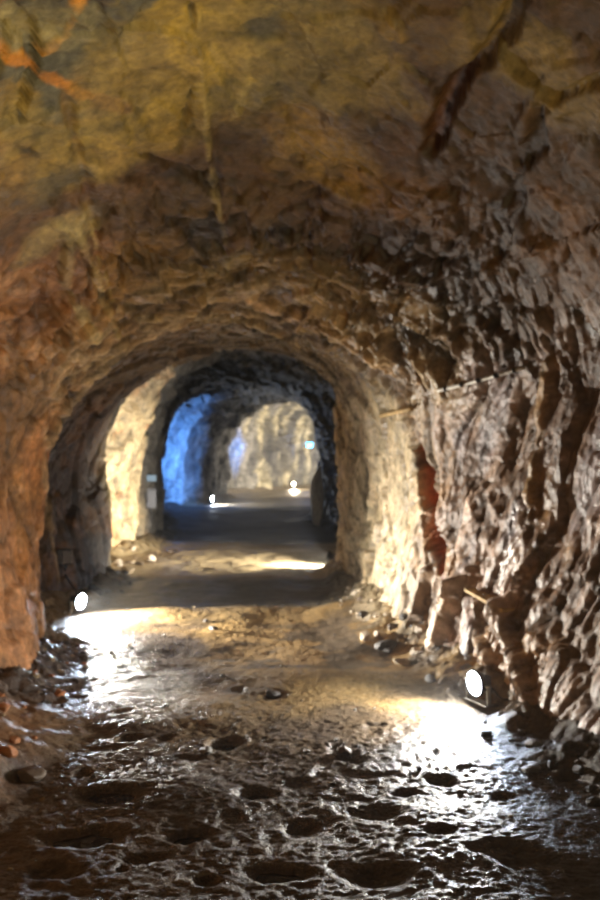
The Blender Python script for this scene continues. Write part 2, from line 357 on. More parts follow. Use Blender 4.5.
# ------------------------------------------------------------------ materials
def mat(name, col=(.5,.5,.5), rough=.5, metal=0, emit=None, es=0, spec=.5):
    m = bpy.data.materials.new(name); m.use_nodes = True; b = m.node_tree.nodes['Principled BSDF']
    b.inputs['Base Color'].default_value = (*col, 1); b.inputs['Roughness'].default_value = rough
    b.inputs['Metallic'].default_value = metal; b.inputs['Specular IOR Level'].default_value = spec
    if emit: b.inputs['Emission Color'].default_value = (*emit, 1); b.inputs['Emission Strength'].default_value = es
    return m
def vary(m, col, scale, amount, bump=0, bscale=80, rlo=None, rhi=None):
    nt = m.node_tree; b = nt.nodes['Principled BSDF']; L = nt.links
    tc = nt.nodes.new('ShaderNodeTexCoord'); nz = nt.nodes.new('ShaderNodeTexNoise'); nz.inputs['Scale'].default_value = scale
    nz.inputs['Detail'].default_value = 5; L.new(tc.outputs['Object'], nz.inputs['Vector'])
    r = nt.nodes.new('ShaderNodeValToRGB'); r.color_ramp.elements[0].position = .3; r.color_ramp.elements[1].position = .7
    r.color_ramp.elements[0].color = (*[v*(1-amount) for v in col], 1); r.color_ramp.elements[1].color = (*[min(1, v*(1+amount)) for v in col], 1)
    L.new(nz.outputs['Fac'], r.inputs[0]); L.new(r.outputs[0], b.inputs['Base Color'])
    if bump:
        n2_ = nt.nodes.new('ShaderNodeTexNoise'); n2_.inputs['Scale'].default_value = bscale; n2_.inputs['Detail'].default_value = 4
        L.new(tc.outputs['Object'], n2_.inputs['Vector'])
        bp = nt.nodes.new('ShaderNodeBump'); bp.inputs['Strength'].default_value = bump; bp.inputs['Distance'].default_value = .01
        L.new(n2_.outputs['Fac'], bp.inputs['Height']); L.new(bp.outputs[0], b.inputs['Normal'])
    return m
def rock_material(name, rdry, rwet, bscale, bdist, spec=.5, fine=.35):
    m = bpy.data.materials.new(name); m.use_nodes = True; nt = m.node_tree; b = nt.nodes['Principled BSDF']; L = nt.links
    at_ = nt.nodes.new('ShaderNodeAttribute'); at_.attribute_name = 'stain_shade'
    aw = nt.nodes.new('ShaderNodeAttribute'); aw.attribute_name = 'wet'
    geo = nt.nodes.new('ShaderNodeNewGeometry')
    nz = nt.nodes.new('ShaderNodeTexNoise'); nz.inputs['Scale'].default_value = bscale; nz.inputs['Detail'].default_value = 6
    nz.inputs['Roughness'].default_value = .62; L.new(geo.outputs['Position'], nz.inputs['Vector'])
    mr = nt.nodes.new('ShaderNodeMapRange'); mr.inputs['From Min'].default_value = .3; mr.inputs['From Max'].default_value = .7
    mr.inputs['To Min'].default_value = 1-fine; mr.inputs['To Max'].default_value = 1+fine; L.new(nz.outputs['Fac'], mr.inputs['Value'])
    mx = nt.nodes.new('ShaderNodeVectorMath'); mx.operation = 'SCALE'; L.new(at_.outputs['Color'], mx.inputs[0]); L.new(mr.outputs[0], mx.inputs['Scale'])
    L.new(mx.outputs[0], b.inputs['Base Color'])
    nr = nt.nodes.new('ShaderNodeTexNoise'); nr.inputs['Scale'].default_value = bscale*.6; L.new(geo.outputs['Position'], nr.inputs['Vector'])
    ma = nt.nodes.new('ShaderNodeMath'); ma.operation = 'MULTIPLY_ADD'; ma.inputs[1].default_value = .5; ma.inputs[2].default_value = -.25
    L.new(nr.outputs['Fac'], ma.inputs[0])
    ad = nt.nodes.new('ShaderNodeMath'); ad.operation = 'ADD'; L.new(aw.outputs['Fac'], ad.inputs[0]); L.new(ma.outputs[0], ad.inputs[1])
    rr = nt.nodes.new('ShaderNodeMapRange'); rr.inputs['To Min'].default_value = rdry; rr.inputs['To Max'].default_value = rwet
    L.new(ad.outputs[0], rr.inputs['Value']); L.new(rr.outputs[0], b.inputs['Roughness'])
    b.inputs['Specular IOR Level'].default_value = spec
    bp = nt.nodes.new('ShaderNodeBump'); bp.inputs['Strength'].default_value = .8; bp.inputs['Distance'].default_value = bdist
    L.new(nz.outputs['Fac'], bp.inputs['Height']); L.new(bp.outputs[0], b.inputs['Normal'])
    return m
ROCK = rock_material('wet_rock', .75, .26, 26, .012)
MUD = rock_material('wet_mud_floor', .62, .27, 70, .016, spec=.5, fine=.45)

# ------------------------------------------------------------------ mesh from numpy
def grid_mesh(name, V, nr, nc, colr, wetv, material, flip=False):
    me = bpy.data.meshes.new(name)
    nq = (nr-1)*(nc-1)
    a = (np.arange(nr-1)[:, None]*nc+np.arange(nc-1)[None, :]).reshape(-1)
    q = np.stack([a, a+1, a+nc+1, a+nc], 1)
    if flip: q = q[:, ::-1]
    me.vertices.add(len(V)); me.vertices.foreach_set('co', V.astype(np.float32).ravel())
    me.loops.add(nq*4); me.loops.foreach_set('vertex_index', q.astype(np.int32).ravel())
    me.polygons.add(nq); me.polygons.foreach_set('loop_start', (np.arange(nq)*4).astype(np.int32))
    me.polygons.foreach_set('use_smooth', np.ones(nq, bool))
    me.update(calc_edges=True)
    ca_ = me.attributes.new('stain_shade', 'FLOAT_COLOR', 'POINT'); rgba = np.ones((len(V), 4), np.float32); rgba[:, :3] = colr; ca_.data.foreach_set('color', rgba.ravel())
    wa = me.attributes.new('wet', 'FLOAT', 'POINT'); wa.data.foreach_set('value', wetv.astype(np.float32))
    me.materials.append(material)
    o = bpy.data.objects.new(name, me); COL.objects.link(o); return o
def setting(o, label, cat): o['kind'] = 'structure'; o['label'] = label; o['category'] = cat; return o
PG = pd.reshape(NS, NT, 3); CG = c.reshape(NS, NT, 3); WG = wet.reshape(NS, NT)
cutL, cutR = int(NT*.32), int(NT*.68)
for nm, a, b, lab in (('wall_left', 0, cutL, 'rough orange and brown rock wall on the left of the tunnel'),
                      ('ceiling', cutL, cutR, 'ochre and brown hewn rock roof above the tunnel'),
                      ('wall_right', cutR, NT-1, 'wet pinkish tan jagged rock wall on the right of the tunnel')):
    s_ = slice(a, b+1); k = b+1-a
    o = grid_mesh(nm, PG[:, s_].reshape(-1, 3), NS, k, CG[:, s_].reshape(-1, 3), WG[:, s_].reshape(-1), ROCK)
    setting(o, lab, 'ceiling' if nm == 'ceiling' else 'wall')

# ------------------------------------------------------------------ floor
FS = rows([(-7.6, 2.2, .08), (2.2, 4.5, .008), (4.5, 8.0, .011), (8.0, 14.5, .022), (14.5, 31, .06), (31, 45.6, .12)])
NF = 340
lb = np.interp(FS, S0, [r[1] for r in ST])-.40; rb = np.interp(FS, S0, [r[11] for r in ST])+.40
FU = lb[:, None]+(rb-lb)[:, None]*np.linspace(0, 1, NF)[None, :]
fx, fy, fp = path(FS)
FX = fx[:, None]+FU*np.cos(fp)[:, None]; FY = fy[:, None]-FU*np.sin(fp)[:, None]
fl = np.stack([FX, FY, np.zeros_like(FX)], -1).reshape(-1, 3).astype(np.float32)
fs = np.repeat(FS, NF); fu = FU.reshape(-1)
eL = fu-np.repeat(lb+.40, NF); eR = np.repeat(rb-.40, NF)-fu       # distance from the wall bases
PITS = [(222, 742, 15, 6, .060), (255, 792, 22, 7, .055), (112, 796, 36, 8, .055), (335, 745, 9, 4, .03), (443, 776, 15, 5, .045), (404, 788, 14, 4, .04),
        (505, 792, 14, 4, .04), (375, 806, 32, 7, .045), (186, 832, 26, 7, .045), (82, 836, 42, 10, .05), (280, 868, 32, 10, .05), (132, 738, 13, 4, .04),
        (166, 737, 9, 4, .04), (78, 774, 10, 5, .04), (20, 783, 16, 7, .05), (380, 872, 36, 12, .04), (510, 852, 36, 10, .03), (140, 858, 20, 7, .04),
        (190, 757, 12, 3, .03), (150, 788, 10, 3, .03), (320, 770, 14, 4, .03), (300, 820, 18, 5, .035), (440, 830, 22, 6, .035), (60, 868, 26, 8, .04),
        (205, 881, 14, 8, .04), (122, 869, 8, 5, .04), (272, 697, 14, 4, .03), (240, 690, 10, 3, .02), (85, 697, 10, 3, .02), (120, 712, 12, 3, .02), (350, 755, 16, 4, .03)]
w2 = np.stack([vnoise(fl, 6, 401), vnoise(fl, 6, 402), np.zeros(len(fl))], -1).astype(np.float32)
flw = fl+w2*.035
pit = np.zeros(len(fl), np.float32)
for x, y, rx, ry, dep in PITS:
    C = floor_at(x, y); ax = rx*C[1]/F; ay = abs(floor_at(x, y-ry)[1]-floor_at(x, y+ry)[1])/2
    m = np.nonzero((np.abs(fl[:, 0]-C[0]) < 3*ax) & (np.abs(fl[:, 1]-C[1]) < 3*ay))[0]
    r = np.sqrt(((flw[m, 0]-C[0])/ax)**2+((flw[m, 1]-C[1])/ay)**2)
    pit[m] += -.75*dep*sm(1.25, .3, r)+0.06*dep*np.exp(-((r-1.35)/.3)**2)
g1, gc1, ge1 = facets(fl, 14, 411, .9); g2, gc2, ge2 = facets(fl, 34, 412, .7)
nf1 = fbm(fl, .8, 3, 420); nf2 = fbm(fl, 3.2, 3, 421)
rub = np.clip(sm(.55, -.05, eL+.15*nf2)+sm(.42, -.05, eR+.15*nf2), 0, 1)
nr_ = sm(13, 8, fs)
rough_zone = np.clip(sm(5.6, 4.9, fs+.5*nf1)+rub+sm(7.4, 6.9, fs+.3*nf1)*sm(.9, .5, eL)*.8+.15, 0, 1)
fz = .045*nf1+.009*fbm(fl, 2.6, 2, 421)+.003*fbm(fl, 9, 2, 425)-.010*sm(.25, .55, fbm(flw, 4.6, 2, 422))*nr_*rough_zone
fz += pit+.30*rub**2*.5+.035*rub*g1
fz += (.003*g1*sm(.3, .9, np.clip(gc1, 0, 1)+.3*rough_zone)+.0045*g2)*nr_*(.35+.65*rough_zone)
fz += (.0018+.0027*sm(6, 4.8, fs))*fbm(fl, 36, 2, 430)*nr_+(.0004+.0022*sm(6, 4.8, fs))*ridged(fl, 26, 2, 431)*nr_
# gentle swells across the tunnel: crests catch the low lamps, the hollows beyond stay dark
hump = .055*np.exp(-((fs-8.75)/.35)**2)-.050*np.exp(-((fs-9.9)/.7)**2)+.030*np.exp(-((fs-6.25)/.3)**2)*sm(-.8, .3, fu)-.02*np.exp(-((fs-7.1)/.4)**2)*sm(-.8, .3, fu)+.02*fbm(fl, 3.5, 3, 470)*sm(8.5, 9.5, fs)*sm(15, 14, fs)\
     +.05*np.exp(-((fs-15.3)/.6)**2)-.06*np.exp(-((fs-18)/2)**2)
fz += hump
fwet_deep = sm(15, 16, fs)*sm(25.6, 25, fs)
# bank of rubble at the foot of the left wall close by, and at the right beyond the crevice
fz += .16*sm(-1.15, -1.75, fu+.12*nf2)*sm(5.7, 4.8, fs)
fz += .10*sm(.05, .65, fu+.1*nf2)*sm(6.9, 7.6, fs)*sm(10.5, 9.5, fs)
fl[:, 2] = fz
fc_ = np.tile(np.array((.115,.080,.048), np.float32), (len(fl), 1))
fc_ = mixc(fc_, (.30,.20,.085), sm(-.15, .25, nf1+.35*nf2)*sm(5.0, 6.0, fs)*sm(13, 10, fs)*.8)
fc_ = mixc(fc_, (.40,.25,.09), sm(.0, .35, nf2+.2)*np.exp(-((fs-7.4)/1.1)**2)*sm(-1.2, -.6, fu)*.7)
fc_ = mixc(fc_, (.06,.045,.038), sm(.0, .35, fbm(fl, 2.3, 3, 440))*sm(6, 5, fs)*.7)
fc_ = mixc(fc_, (.075,.058,.05), sm(5.2, 4.4, fs)*.5)
fc_ = mixc(fc_, (.16,.13,.12), sm(-.7, -1.0, fu+.25*nf2)*sm(5.2, 5.8, fs)*sm(8.0, 7.6, fs)*.6)
fc_ = mixc(fc_, (.10,.085,.08), sm(-1.0, -1.3, fu)*sm(5.4, 6.0, fs)*sm(8.0, 7.7, fs)*.7)
fc_ = mixc(fc_, (.22,.11,.05), sm(-1.2, -1.6, fu)*sm(5.8, 5.0, fs)*.7)
fc_ = mixc(fc_, (.05,.04,.035), sm(.75, 1.1, fu+.15*nf2)*sm(5.3, 4.9, fs)*.7)
fc_ = mixc(fc_, (.045,.036,.026), sm(8.7, 9.0, fs+.1*nf2)*sm(11.4, 10.8, fs)*.85)  # shadow beyond the left lamp's bright band painted into the mud colour
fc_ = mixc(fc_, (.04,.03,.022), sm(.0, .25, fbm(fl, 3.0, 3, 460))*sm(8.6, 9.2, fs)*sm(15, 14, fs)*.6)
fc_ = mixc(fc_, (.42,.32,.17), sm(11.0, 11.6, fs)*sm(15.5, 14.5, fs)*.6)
fc_ = mixc(fc_, (.022,.020,.018), sm(15, 16.0, fs)*sm(25.6, 25, fs)*.92)  # stretch without lamps painted near black, darkness put into the colour
fc_ = mixc(fc_, (.34,.28,.20), sm(25, 26, fs)*.6)  # floor made paler to strengthen the deep lamp's band of light
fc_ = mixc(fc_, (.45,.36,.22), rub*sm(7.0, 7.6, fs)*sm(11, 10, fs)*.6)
fc_ = mixc(fc_, (.06,.048,.038), sm(.1, .5, -pit/.05)*.7)
fc_ = np.clip(fc_*(1+.35*(gc1-.5)*rough_zone+.6*(gc2-.5)+.25*nf2)[:, None], .01, .8)
fwet = np.clip(.62+.5*sm(-.2, .3, fbm(fl, 1.8, 3, 450))*.6-.35*sm(6.3, 7.0, fs)*sm(-1.0, -.5, fu)+.25*sm(-.6, -1.1, fu)*sm(5, 5.8, fs)*sm(8.4, 8, fs)-.8*fwet_deep, 0, 1)
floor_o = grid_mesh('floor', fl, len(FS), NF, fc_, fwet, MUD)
setting(floor_o, 'wet brown mud and gravel floor of the tunnel with small hollows', 'floor')
FG = fl.reshape(len(FS), NF, 3)
def floor_z(x, y):
    i = int(np.clip(np.searchsorted(FS, y), 1, len(FS)-1)); l_ = lb[i]; r_ = rb[i]
    j = int(np.clip(round((x-l_)/(r_-l_)*(NF-1)), 1, NF-2)); return float(FG[i-1:i+1, j-1:j+2, 2].mean())

# ------------------------------------------------------------------ helpers for the things
def link(name, me, parent=None, m=None, smooth=True):
    if m and not me.materials: me.materials.append(m)
    if smooth:
        for f_ in me.polygons: f_.use_smooth = True
    o = bpy.data.objects.new(name, me); COL.objects.link(o); o.parent = parent; return o
def from_bm(name, bm, m, parent=None, smooth=False):
    me = bpy.data.meshes.new(name); bm.normal_update(); bm.to_mesh(me); bm.free(); return link(name, me, parent, m, smooth)
def box(bm, cx, cy, cz, sx, sy, sz, bev=.0, rot=None):
    r = bmesh.ops.create_cube(bm, size=1); v = r['verts']
    for q in v: q.co = Vector((q.co.x*sx, q.co.y*sy, q.co.z*sz))
    if bev:
        e = list({e for q in v for e in q.link_edges}); g = bmesh.ops.bevel(bm, geom=e, offset=bev, segments=2, affect='EDGES', profile=.6)
        v = list({q for f_ in g['faces'] for q in f_.verts} | {q for q in v if q.is_valid})
    for q in v:
        if rot: q.co = rot@q.co
        q.co += Vector((cx, cy, cz))
def cyl(bm, a, b, r1, r2=None, seg=14):
    a, b = Vector(a), Vector(b); dv = b-a; r2 = r1 if r2 is None else r2
    g = bmesh.ops.create_cone(bm, cap_ends=True, segments=seg, radius1=r1, radius2=r2, depth=dv.length)
    M = Matrix.Translation((a+b)/2)@dv.to_track_quat('Z', 'Y').to_matrix().to_4x4()
    bmesh.ops.transform(bm, matrix=M, verts=g['verts'])
def tube(bm, pts, r, seg=8):
    pts = [Vector(q) for q in pts]; rings = []
    for i, q in enumerate(pts):
        t = (pts[min(i+1, len(pts)-1)]-pts[max(i-1, 0)]).normalized(); a = t.orthogonal().normalized(); 
        up = Vector((0, 0, 1)) if abs(t.z) < .9 else Vector((1, 0, 0)); a = t.cross(up).normalized(); b = t.cross(a)
        rings.append([bm.verts.new(q+r*(a*math.cos(2*math.pi*k/seg)+b*math.sin(2*math.pi*k/seg))) for k in range(seg)])
    for A, B in zip(rings[:-1], rings[1:]):
        for k in range(seg): bm.faces.new((A[k], A[(k+1) % seg], B[(k+1) % seg], B[k]))
    bm.faces.new(rings[0][::-1]); bm.faces.new(rings[-1])
def spline(pts, n=8):
    pts = [Vector(q) for q in pts]; out = []
    g = lambda i: pts[max(0, min(len(pts)-1, i))]
    for i in range(len(pts)-1):
        for k in range(n):
            f = k/n; a, b, c2, e = g(i-1), g(i), g(i+1), g(i+2)
            out.append(.5*((2*b)+(c2-a)*f+(2*a-5*b+4*c2-e)*f*f+(3*b-a-3*c2+e)*f**3))
    return out+[pts[-1]]
def tag(o, label, cat, group=None):
    o['label'] = label; o['category'] = cat
    if group: o['group'] = group
    return o
def copy_tree(o, parent=None):
    q = o.copy(); COL.objects.link(q); q.parent = parent
    for ch in list(o.children): copy_tree(ch, q)
    return q
HOUSE = vary(mat('grey_cast_metal', (.05,.05,.055), .45, .6), (.06,.06,.065), 30, .3, .2)
STEEL = vary(mat('dull_steel', (.3,.3,.3), .4, .9), (.32,.32,.31), 40, .25, .2)
LENS = mat('lit_lamp_glass', (1, 1, 1), .2, 0, (.72,.84,1.0), 480)
LENS_WARM = mat('lit_warm_lamp_glass', (1, 1, 1), .2, 0, (1.0,.86,.58), 40)
LENS_BLUE = mat('lit_blue_lamp_glass', (.2,.5,1), .2, 0, (.10,.48,1.0), 9)
RUBBER = vary(mat('black_rubber_cable', (.02,.02,.02), .5), (.022,.021,.02), 20, .3)
PLASTIC = vary(mat('grey_plastic', (.2,.2,.22), .5), (.085,.085,.10), 25, .2, .1)
PALEMETAL = vary(mat('pale_weathered_metal', (.6,.58,.52), .45, .1), (.62,.59,.52), 18, .3, .3)
WOOD = vary(mat('ochre_weathered_timber', (.5,.33,.14), .7), (.50,.34,.15), 14, .35, .4, 60)
STONES = [vary(mat('stone_'+nm, cl, .42), cl, 14, .35, .5, 45) for nm, cl in (('brown', (.13,.09,.06)), ('tan', (.34,.25,.14)), ('orange', (.42,.16,.05)), ('dark', (.045,.036,.032)), ('pale', (.50,.42,.32)), ('grey', (.20,.19,.18)))]
WATER = mat('brown_puddle_water', (.022,.014,.009), .05, 0, spec=.5)
nt = WATER.node_tree; nz = nt.nodes.new('ShaderNodeTexNoise'); nz.inputs['Scale'].default_value = 9
gg = nt.nodes.new('ShaderNodeNewGeometry'); nt.links.new(gg.outputs['Position'], nz.inputs['Vector'])
bp = nt.nodes.new('ShaderNodeBump'); bp.inputs['Strength'].default_value = .15; bp.inputs['Distance'].default_value = .01
nt.links.new(nz.outputs['Fac'], bp.inputs['Height']); nt.links.new(bp.outputs[0], nt.nodes['Principled BSDF'].inputs['Normal'])

# ------------------------------------------------------------------ floodlights
def floodlight_parts(lens):
    root = bpy.data.objects.new('floodlight', None); COL.objects.link(root)      # lamp faces local +X, foot at the origin
    b = bmesh.new(); cyl(b, (-.05, 0, .125), (0, 0, .125), .062, .080, 28); cyl(b, (-.075, 0, .125), (-.05, 0, .125), .04, .05, 20)
    from_bm('housing', b, HOUSE, root)
    for k in range(7):
        b = bmesh.new(); box(b, -.062, -.06+k*.02, .125, .030, .004, .10, .001); from_bm('cooling_fin', b, HOUSE, root)
    b = bmesh.new()
    for k in range(28):
        a0, a1 = 2*math.pi*k/28, 2*math.pi*(k+1)/28; vs = []
        for (xx, rr) in ((-.004, .086), (.012, .084), (.012, .074), (-.004, .074)):
            vs.append((xx, rr))
        A = [b.verts.new((xx, rr*math.cos(a0), .125+rr*math.sin(a0))) for xx, rr in vs]; B = [b.verts.new((xx, rr*math.cos(a1), .125+rr*math.sin(a1))) for xx, rr in vs]
        for j in range(4): b.faces.new((A[j], A[(j+1) % 4], B[(j+1) % 4], B[j]))
    bmesh.ops.remove_doubles(b, verts=b.verts, dist=1e-5); bmesh.ops.recalc_face_normals(b, faces=b.faces)
    from_bm('lens_frame', b, HOUSE, root)
    b = bmesh.new(); g_ = bmesh.ops.create_uvsphere(b, u_segments=28, v_segments=12, radius=.075)
    for v in b.verts: v.co = Vector((max(v.co.x, -.002)*.30, v.co.y, v.co.z+.125))
    from_bm('glass', b, lens, root, True)
    b = bmesh.new(); box(b, -.02, 0, .006, .06, .225, .008, .001); box(b, -.02, .110, .068, .028, .005, .13, .001); box(b, -.02, -.110, .068, .028, .005, .13, .001)
    from_bm('bracket', b, STEEL, root)
    for s_ in (-1, 1):
        b = bmesh.new(); cyl(b, (-.02, s_*.086, .125), (-.02, s_*.124, .125), .012); from_bm('knob', b, STEEL, root, True)
    b = bmesh.new(); tube(b, spline([(-.07, 0, .10), (-.12, .02, .07), (-.16, .05, .015), (-.24, .12, .008)]), .006); from_bm('cable', b, RUBBER, root, True)
    return root
def flood(loc, yaw, pitch, watts, colr, label, lens=LENS, spread=150, proto=None, group='floodlights along the tunnel floor', scale=1.0):
    r = floodlight_parts(lens) if proto is None else copy_tree(proto)
    r.location = loc; r.rotation_euler = (0, -pitch, yaw); r.scale = (scale,)*3
    tag(r, label, 'floodlight', group)
    L = bpy.data.lights.new('floodlight_beam', 'AREA'); L.shape = 'RECTANGLE'; L.size = .10; L.size_y = .12
    L.energy = watts; L.color = colr; L.spread = math.radians(spread)
    lo = bpy.data.objects.new('floodlight_beam', L); COL.objects.link(lo); lo.parent = r
    lo.location = (.030, 0, .125); lo.rotation_euler = (0, math.radians(-90), 0)
    return r
R_ = math.radians
COOL = (.93,.96,1.0); NEUT = (1.0,.93,.80)
LAMPS = []
def put(x, y, px=None): return (x, y, floor_z(x, y)-.004)
# world positions found from where the lamps stand in the photograph
near_right = flood((1.10, 5.62, max(.02, floor_z(1.10, 5.62)-.01)), R_(204), R_(-3), WATT['near_right'], NEUT, 'glowing white floodlight at the foot of the right rock wall', spread=125)
def clone_with(loc, yaw, pitch, w, colr, label, lens=LENS, **k):
    # copies the fixture without its light, then adds its own beam
    r = near_right.copy(); COL.objects.link(r); r.parent = None
    for ch in list(near_right.children):
        if ch.type == 'LIGHT': continue
        q = ch.copy(); COL.objects.link(q); q.parent = r
        if q.name.startswith('glass') and lens is not LENS:
            q.data = q.data.copy(); q.data.materials[0] = lens
    r.location = loc; r.rotation_euler = (0, -pitch, yaw); tag(r, label, 'floodlight', 'floodlights along the tunnel floor')
    L = bpy.data.lights.new('floodlight_beam', 'AREA'); L.shape = 'RECTANGLE'; L.size = .10; L.size_y = .12
    L.energy = w; L.color = colr; L.spread = math.radians(k.get('spread', 150))
    lo = bpy.data.objects.new('floodlight_beam', L); COL.objects.link(lo); lo.parent = r
    lo.location = (.030, 0, .125); lo.rotation_euler = (0, math.radians(-90), 0)
    return r
left_lamp = clone_with((-2.10, 8.55, max(.04, floor_z(-2.10, 8.55)-.01)), R_(-24), R_(-8), WATT['left'], NEUT, 'glowing white floodlight below the grey junction box on the left wall', spread=104)
clone_with((.38, 12.40, floor_z(.38, 12.40)-.01), R_(163), R_(9), WATT['mid_right'], NEUT, 'floodlight half hidden behind the edge of the right wall midway', spread=104)
clone_with((-2.60, 26.6, floor_z(-2.6, 26.6)+.05), R_(-12), R_(0), WATT['deep_left'], COOL, 'small bright floodlight deep in the tunnel below the blue lit wall')
clone_with((-.25, 36.6, floor_z(-.25, 36.6)+.10), R_(-50), R_(10), WATT['far'], (1.0,.86,.62), 'warm yellow floodlight at the far bend of the tunnel', LENS_WARM)
# lamps further along the same row that stand out of the frame
clone_with((1.62, 1.9, floor_z(1.62, 1.9)), R_(150), R_(44), WATT['out_right'], (1.0,.80,.38), 'warm floodlight on the right beside the viewer, outside the picture', LENS_WARM, spread=100)
clone_with((-1.75, -1.2, floor_z(-1.75, -1.2)), R_(35), R_(20), WATT['out_left'], (1.0,.78,.52), 'warm floodlight behind the viewer on the left, outside the picture', LENS_WARM)
clone_with((1.45, 31.2, floor_z(1.45, 31.2)), R_(140), R_(16), WATT['beyond'], (1.0,.88,.68), 'floodlight hidden behind the far right corner lighting the pale wall')
clone_with((4.4, 36.2, floor_z(4.4, 36.2)), R_(150), R_(16), WATT['beyond2'], (1.0,.90,.74), 'floodlight round the far bend, hidden from view')

# blue lamps
def blue_lamp(loc, yaw, w, label, sc=1.0, spread=120, group=None):
    r = bpy.data.objects.new('blue_lamp', None); COL.objects.link(r); r.location = loc; r.rotation_euler = (0, 0, yaw); r.scale = (sc,)*3
    b = bmesh.new(); box(b, -.03, 0, 0, .06, .16, .12, .01); from_bm('housing', b, HOUSE, r)
    b = bmesh.new(); box(b, .003, 0, 0, .008, .135, .10, .002); from_bm('glass', b, LENS_BLUE, r)
    b = bmesh.new(); box(b, -.08, 0, 0, .05, .04, .04, .003); from_bm('bracket', b, STEEL, r)
    tag(r, label, 'lamp', group)
    if w:
        L = bpy.data.lights.new('blue_beam', 'AREA'); L.size = .12; L.energy = w; L.color = (.10,.32,1.0); L.spread = R_(spread)
        lo = bpy.data.objects.new('blue_beam', L); COL.objects.link(lo); lo.parent = r; lo.location = (.02, 0, 0); lo.rotation_euler = (0, R_(-90), 0)
    return r
blue_lamp((1.0, 23.9, 1.3), R_(166), WATT['blue'], 'blue lamp hidden behind the dark right corner deep in the tunnel', spread=60)
blue_lamp((1.45, 33.2, 1.5), R_(176), 25, 'second blue lamp hidden behind the far right corner', spread=30)
hp = at(310, 445); blue_lamp((hp[0]-.02, hp[1]-.10, hp[2]), R_(-90), 5, 'tiny blue lamp on the far grey wall at the bend', 2.0)

# ------------------------------------------------------------------ fittings on the walls
def surf_box(name, x, y, w, h, dep, material, off=.0):
    q = at(x, y); return q
q = at(62, 556)
r = bpy.data.objects.new('junction_box', None); COL.objects.link(r); r.location = (float(q[0])+.03, float(q[1])-.06, float(q[2])); r.rotation_euler = (0, 0, R_(35))
b = bmesh.new(); box(b, 0, 0, 0, .15, .10, .17, .012); from_bm('body', b, HOUSE, r)
b = bmesh.new(); box(b, .02, -.058, 0, .12, .02, .15, .008); from_bm('lid', b, PLASTIC, r)
for sx, sz in ((-.03, .06), (.07, .06), (-.03, -.06), (.07, -.06)):
    b = bmesh.new(); cyl(b, (sx, -.066, sz), (sx, -.072, sz), .006, seg=8); from_bm('screw', b, STEEL, r)
b = bmesh.new(); cyl(b, (.03, 0, -.08), (.03, 0, -.12), .016, seg=12); from_bm('cable_gland', b, RUBBER, r, True)
tag(r, 'small grey junction box fixed to the left wall above the floodlight', 'electrical box')
b = bmesh.new(); a0 = r.location+Vector((.02, .0, -.11)); l0 = left_lamp.location
tube(b, spline([a0, a0+Vector((.02, -.02, -.10)), Vector((l0.x+.02, l0.y-.16, l0.z+.22)), Vector((l0.x-.04, l0.y-.05, l0.z+.10))]), .009)
tag(from_bm('power_cable', b, RUBBER, None, True), 'black cable hanging from the junction box down to the left floodlight', 'cable')

q = at(148, 498)
r = bpy.data.objects.new('control_box', None); COL.objects.link(r); r.location = (float(q[0])+.06, float(q[1])-.08, float(q[2])); r.rotation_euler = (0, 0, R_(20))
b = bmesh.new(); box(b, 0, 0, 0, .17, .12, .34, .01); from_bm('body', b, PLASTIC, r)
b = bmesh.new(); box(b, 0, -.066, .02, .14, .015, .24, .006); from_bm('door', b, PLASTIC, r)
b = bmesh.new(); tube(b, spline([(0, 0, -.17), (.01, .0, -.35), (-.03, .03, -.55), (.0, .03, -.85)]), .014); from_bm('conduit', b, RUBBER, r, True)
tag(r, 'grey electrical box on the dim left wall under a bluish panel', 'electrical box')
q = at(148, 478)
r = bpy.data.objects.new('wall_sign', None); COL.objects.link(r); r.location = (float(q[0])+.06, float(q[1])-.10, float(q[2])); r.rotation_euler = (0, 0, R_(12))
b = bmesh.new(); box(b, 0, 0, 0, .20, .02, .11, .004); from_bm('panel', b, mat('pale_blue_enamel', (.20,.30,.42), .4), r)
b = bmesh.new(); box(b, 0, .03, 0, .05, .05, .05, .004); from_bm('mount', b, STEEL, r)
tag(r, 'small pale blue panel on the left wall above the grey electrical box', 'sign')

def rod(name, pts, rad, m, label, cat, clips=0):
    P3 = []
    for x, y in pts:
        q = at(x, y); v = Vector((0, 0, CAMZ))-Vector(q.tolist()); P3.append(Vector(q.tolist())+v.normalized()*.05)
    r = bpy.data.objects.new(name, None); COL.objects.link(r); r.location = P3[0]
    b = bmesh.new(); tube(b, [v-P3[0] for v in P3], rad, 10); from_bm('bar', b, m, r, True)
    for k in range(clips):
        t = (k+.5)/clips; v = P3[0].lerp(P3[-1], t)-P3[0]
        b = bmesh.new(); dv = (P3[-1]-P3[0]).normalized(); cyl(b, v-dv*.006, v+dv*.006, rad*1.5, seg=12); cyl(b, v, v+Vector((.04, .06, .0)), .007, seg=8)
        from_bm('clip', b, HOUSE, r, True)
    return tag(r, label, cat)
rod('metal_pipe', [(438, 391), (466, 384), (495, 376), (524, 368)], .013, PALEMETAL, 'long thin pale pipe fixed high across the right wall', 'pipe', 5)
rod('timber_peg', [(381, 416), (396, 412), (411, 409)], .020, WOOD, 'short pale timber peg at the right springing of the first arch', 'timber')
q1, q2 = at(474, 589), at(512, 610)
r = bpy.data.objects.new('timber_ledge', None); COL.objects.link(r)
mid = (q1+q2)/2; r.location = (float(mid[0])-.03, float(mid[1])-.03, float(mid[2]))
b = bmesh.new(); dv = Vector((q2-q1).tolist()); rm = dv.to_track_quat('X', 'Z').to_matrix(); box(b, 0, 0, 0, dv.length, .10, .022, .004, rm)
from_bm('board', b, WOOD, r); b = bmesh.new(); cyl(b, rm@Vector((-.08, .0, -.03)), rm@Vector((-.08, 0, .02)), .008, seg=8); from_bm('nail', b, STEEL, r)
